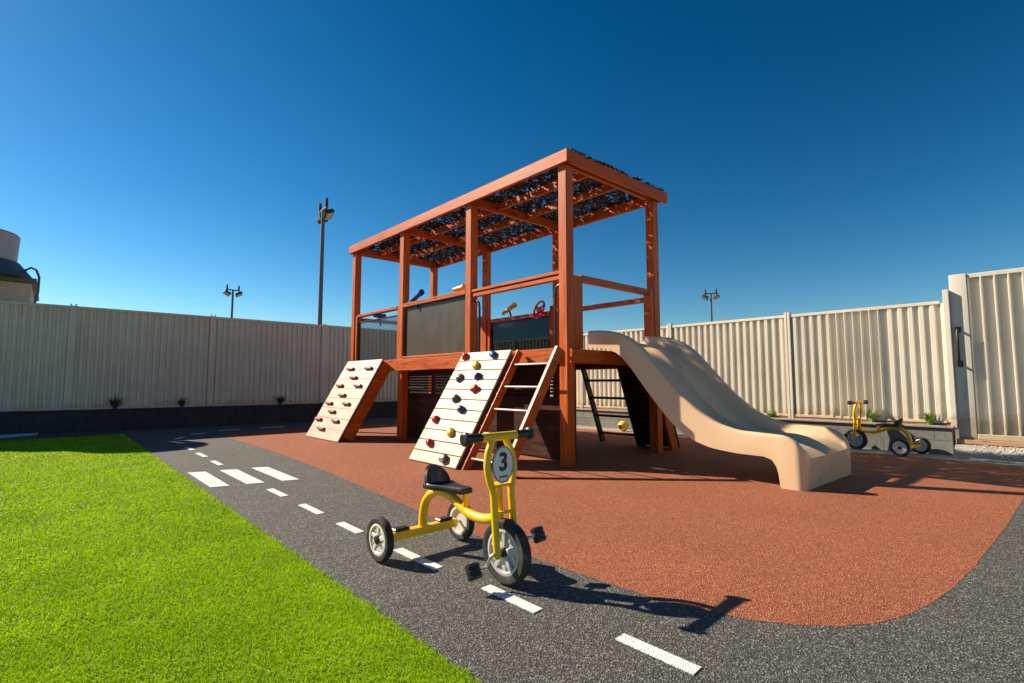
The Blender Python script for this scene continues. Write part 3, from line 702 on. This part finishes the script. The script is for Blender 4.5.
# ------------------------------------------------------------------ tricycles
def text_mesh(body, size, bold):
    c = bpy.data.curves.new('numeral', 'FONT'); c.body = body; c.size = size; c.align_x = 'CENTER'; c.align_y = 'CENTER'; c.extrude = .0012; c.offset = bold
    o = bpy.data.objects.new('numeral', c); COL.objects.link(o)
    dg = bpy.context.evaluated_depsgraph_get(); me = bpy.data.meshes.new_from_object(o.evaluated_get(dg)); bpy.data.objects.remove(o); return me
def wheel(x, y, r, w, side, rimmat, nm, parent, open_spokes):
    RX = T(x, y, r) @ Matrix.Rotation(R(90) * side, 4, 'X')      # local z along the axle, outward
    g = MB(); h = w / 2; ri = r * .70
    g.lathe([(ri, -h * .8), (r * .80, -h), (r * .93, -h * .95), (r * .985, -h * .6), (r, -h * .2), (r, h * .2), (r * .985, h * .6), (r * .93, h * .95), (r * .80, h), (ri, h * .8), (ri, -h * .8)], RX, 44)
    wo = g.build(nm, 'tyre', parent)
    m = MB()
    m.lathe([(ri + .001, -h * .82), (ri + .001, h * .82), (ri - .012, h * .88), (ri - .018, h * .5), (ri - .018, -h * .5), (ri - .012, -h * .88), (ri + .001, -h * .82)], RX, 40)
    m.lathe([(0, -h * .2), (ri - .016, -h * .3), (ri - .016, h * .25), (.03, h * .45), (0, h * .45)], RX, 36)
    if open_spokes:
        for k in range(5):
            q = RX @ Matrix.Rotation(2 * math.pi * k / 5 + .3, 4, 'Z')
            m.box((.02, -.013, h * .25), (ri - .012, .013, h * .75), .004, q)
            m.lathe([(0, h * .42), (.012, h * .42), (.012, h * .55), (.007, h * .58), (0, h * .5)], q @ Matrix.Rotation(R(36), 4, 'Z') @ T(ri * .68, 0, 0), 12)
    m.build('rim', rimmat, wo)
    MB().lathe([(0, h * .4), (.026, h * .5), (.024, h * 1.0), (.018, h * 1.15), (0, h * 1.2)], RX, 18).build('hub', 'blackp', wo)
    return wo
def smoothpath(pts, n=6):
    P = [Vector(p) for p in pts]; out = []
    for i in range(len(P) - 1):
        p0, p1, p2, p3 = P[max(i - 1, 0)], P[i], P[i + 1], P[min(i + 2, len(P) - 1)]
        for k in range(n):
            t = k / n; out.append(.5 * ((2 * p1) + (p2 - p0) * t + (2 * p0 - 5 * p1 + 4 * p2 - p3) * t * t + (3 * p1 - p0 - 3 * p2 + p3) * t ** 3))
    return out + [P[-1]]
def tricycle():
    t = root('tricycle', (0, 0, 0), '', 'tricycle', 'yellow tricycles', world=False)
    FX = .722
    m = MB(); m.tube(smoothpath([(0, 0, .115), (.002, 0, .20), (.03, 0, .29), (.10, 0, .350), (.19, 0, .368), (.28, 0, .352), (.37, 0, .312), (.455, 0, .285), (.54, 0, .282), (.62, 0, .298), (.665, 0, .33)]), .026, 14)
    m.box((-.028, -.245, .095), (.028, .245, .145), .012)
    m.tube([(.40, 0, .395), (.40, 0, .295)], .017, 12); m.tube([(.13, 0, .395), (.13, 0, .345)], .018, 12)
    m.tube([(.672, 0, .295), (.664, 0, .485)], .024, 14)
    m.build('frame', 'yellow', t)
    for s in (-1, 1):
        MB().box((-.03, s * .155 - .05, .1465), (.03, s * .155 + .05, .162), .007).build('foot_pad', 'blackp', t)
    MB().tube([(0, -.30, .118), (0, .30, .118)], .010, 10).build('axle', 'steel', t)
    # fork : two bowed tubes, raked back
    def fx(z): return FX - .10 * (z - .157)
    f = MB()
    for s in (-1, 1):
        f.tube(smoothpath([(fx(z), s * y, z) for z, y in ((.135, .062), (.25, .062), (.38, .061), (.45, .062), (.505, .080), (.57, .091), (.635, .080), (.685, .056), (.713, .053))]), .0185, 12)
    for z in (.345, .475): f.box((fx(z) - .014, -.058, z - .007), (fx(z) + .014, .058, z + .007), .003)
    f.build('fork', 'yellow', t)
    HX = fx(.716)
    hb = MB().tube([(HX, -.12, .716), (HX, .12, .716)], .022, 14).build('handlebar', 'yellow', t)
    for s in (-1, 1):
        MB().tube([(HX, s * y, .716) for y in (.121, .125, .205, .207, .213, .228, .234)], [.021, .024, .024, .027, .034, .034, .026], 14).build('grip', 'blackp', hb)
    # number plate
    PX = fx(.578) + .016
    n = 40; pl = MB()
    def oval(k, ky, kz): return (0, ky * math.cos(2 * math.pi * k / n), .578 + kz * math.sin(2 * math.pi * k / n))
    pl.prism([Vector((PX - .002, 0, 0)) + Vector(oval(k, .068, .086)) for k in range(n)], (.006, 0, 0))
    plo = pl.build('number_plate', 'plate', t)
    MB().tube([Vector((PX + .002, 0, 0)) + Vector(oval(k, .070, .088)) for k in range(n)], .005, 8, closed=True).build('plate_rim', 'platerim', plo)
    me = text_mesh('3', .125, .0034); me.materials.append(M['ink'])
    o = bpy.data.objects.new('numeral', me); COL.objects.link(o); o.parent = plo
    o.matrix_local = Matrix(((0, 0, 1, PX + .0055), (1, 0, 0, 0), (0, 1, 0, .588), (0, 0, 0, 1)))
    k = MB(); y = -.026
    for wd in (.007, .005, .008, .006, .007, .005, .008):
        k.box((PX + .0045, y, .514), (PX + .0058, y + wd, .523), .0006); y += wd + .0016
    k.build('plate_mark', 'inkb', plo)
    # seat : dished base + half round back
    s_ = MB(); bm = s_.bm
    def outline(z, k): 
        pts = []
        for (x, yy) in ((.05, .07), (.075, .088), (.14, .088), (.21, .062), (.29, .046), (.35, .044), (.372, .036), (.378, .014)): pts.append((x, yy))
        pts = pts + [(x, -yy) for x, yy in pts[::-1]]
        cx = .18
        return [bm.verts.new((.045 + cx + (x - cx) * k, yy * k, z - .014)) for x, yy in pts]
    rr = [outline(.402, .93), outline(.406, .985), outline(.418, 1.0), outline(.428, .985), outline(.433, .94), outline(.426, .75)]
    for A_, B_ in zip(rr, rr[1:]):
        for q in range(len(A_)): bm.faces.new((A_[q], A_[(q + 1) % len(A_)], B_[(q + 1) % len(A_)], B_[q]))
    bm.faces.new(rr[0][::-1]); bm.faces.new(rr[-1])
    so = s_.build('seat', 'blackp', t, angle=50)
    b_ = MB(); bm = b_.bm; g = []
    for i in range(9):
        v = i / 8; z = .402 + .108 * v; hw = .088 * math.sqrt(max(0.0, 1 - (v * .97) ** 2.4)); row = []
        for j in range(13):
            u = j / 12 * 2 - 1; yy = u * hw; x = .105 - .026 * v + .04 * (yy / .088) ** 2
            row.append((Vector((x, yy, z)), Vector((x + .018, yy * .93, z - .003 * v))))
        g.append(row)
    F = [[(bm.verts.new(p), bm.verts.new(q)) for p, q in row] for row in g]
    for i in range(8):
        for j in range(12):
            for k2 in (0, 1): bm.faces.new((F[i][j][k2], F[i][j + 1][k2], F[i + 1][j + 1][k2], F[i + 1][j][k2]))
        for j in (0, 12): bm.faces.new((F[i][j][0], F[i][j][1], F[i + 1][j][1], F[i + 1][j][0]))
    for i in (0, 8):
        for j in range(12): bm.faces.new((F[i][j][0], F[i][j + 1][0], F[i][j + 1][1], F[i][j][1]))
    b_.build('backrest', 'blackp', so, angle=60)
    # wheels
    fw = wheel(FX, 0, .157, .060, 1, 'rim', 'front_wheel', t, True)
    m = MB(); RX = T(FX, 0, .157) @ Matrix.Rotation(R(-90), 4, 'X'); h = .030; ri = .157 * .7
    for k in range(5): m.box((.02, -.013, h * .3), (ri - .012, .013, h * .75), .004, RX @ Matrix.Rotation(2 * math.pi * k / 5 + .1, 4, 'Z'))
    m.lathe([(0, h * .4), (.028, h * .5), (.026, h * 1.1), (.018, h * 1.9), (0, h * 2)], RX, 18)
    m.build('spokes', 'rim', fw)
    wheel(0, .285, .122, .046, -1, 'rimw', 'rear_wheel', t, True); wheel(0, -.285, .122, .046, 1, 'rimw', 'rear_wheel', t, True)
    # cranks, pedals
    for s in (-1, 1):
        dx, dz = (-.035, -.062) if s < 0 else (.05, .055)
        c = MB(); c.tube([(FX, s * .03, .157), (FX, s * .092, .157), (FX + dx * .1, s * .098, .157 + dz * .1), (FX + dx, s * .102, .157 + dz), (FX + dx, s * .15, .157 + dz)], .0085, 10)
        co = c.build('crank', 'steel', t)
        q = T(FX + dx, s * .180, .157 + dz) @ Matrix.Rotation(R(62), 4, 'Y')
        p = MB(); p.box((-.038, -.036, -.015), (.038, .036, .015), .011, q)
        for x in (-.024, 0, .024): p.box((x - .006, -.033, -.020), (x + .006, .033, .020), .003, q)
        p.build('pedal', 'blackp', t)
    return t
tr = tricycle()
def put(o, rear, head, sc, lab):
    o.location = (*rear, .0015); o.rotation_euler = (0, 0, math.atan2(head[1], head[0])); o.scale = (sc,) * 3; o['label'] = lab
o2 = copy_tree(tr)
put(tr, (1.718, 2.726), (.040, -.999), 1.01, 'yellow tricycle with number 3 plate standing on the path in front')
put(o2, (8.90, 1.70), (.14, .60), .98, 'yellow tricycle parked by the grey block wall beyond the slide'); o2.location.z = .0075

def ball_mat():
    q = NT('yellow_ball'); wv = q.n('ShaderNodeTexWave'); wv.inputs['Scale'].default_value = 2.6; wv.inputs['Distortion'].default_value = 5
    q.l(q.coord((1, 1, 1)), wv.inputs['Vector'])
    q.set(Base_Color=q.ramp(wv.outputs['Fac'], [(.06, (.02, .018, .01)), (.14, (.86, .55, .01))]), Roughness=.4); return q.m
bl = MB().lathe([(.108 * math.sin(R(t)), .108 - .108 * math.cos(R(t))) for t in range(0, 181, 10)], Matrix.Identity(4), 28).build('toy_ball', ball_mat())
bl.location = (8.86, 6.47, .0065)
tag(bl, 'small round yellow toy half hidden behind the dark leaning panel', 'toy')

# ------------------------------------------------------------------ light, sky, camera
w = bpy.data.worlds.new('World'); scene.world = w; w.use_nodes = True
nt = w.node_tree; nt.nodes.clear()
sky = nt.nodes.new('ShaderNodeTexSky'); sky.sky_type = 'NISHITA'; sky.sun_disc = False
el = math.asin(SUN.z); sky.sun_elevation = el; sky.sun_rotation = math.atan2(SUN.x, SUN.y)
sky.altitude = 0; sky.air_density = 1.0; sky.dust_density = .15; sky.ozone_density = 2.5
bg = nt.nodes.new('ShaderNodeBackground'); bg.inputs[1].default_value = .05
ow = nt.nodes.new('ShaderNodeOutputWorld')
gm = nt.nodes.new('ShaderNodeGamma'); gm.inputs[1].default_value = 1.5
hs = nt.nodes.new('ShaderNodeHueSaturation'); hs.inputs['Hue'].default_value = .488; hs.inputs['Saturation'].default_value = 1.2; hs.inputs['Value'].default_value = .48
nt.links.new(sky.outputs[0], gm.inputs[0]); nt.links.new(gm.outputs[0], hs.inputs['Color']); nt.links.new(hs.outputs[0], bg.inputs[0]); nt.links.new(bg.outputs[0], ow.inputs[0])
L = bpy.data.lights.new('sun', 'SUN'); L.energy = 5.0; L.angle = R(.55); L.color = (1, .87, .68)
lo_ = bpy.data.objects.new('sun', L); COL.objects.link(lo_); lo_.rotation_euler = SUN.to_track_quat('Z', 'Y').to_euler()
cam = bpy.data.cameras.new('camera'); co = bpy.data.objects.new('camera', cam); COL.objects.link(co)
cam.sensor_width = 36; cam.lens = 36 * 515 / 1024; cam.clip_start = .05; cam.clip_end = 2000
co.location = (0, 0, 1); co.rotation_euler = (R(90 + 4.6), 0, R(-41.8)); 
scene.camera = co
vs = scene.view_settings; vs.view_transform = 'Standard'; vs.look = 'None'; vs.exposure = .80; vs.gamma = 1
scene.cycles.max_bounces = 8
for o in list(bpy.data.objects):
    if '_world' in o: del o['_world']
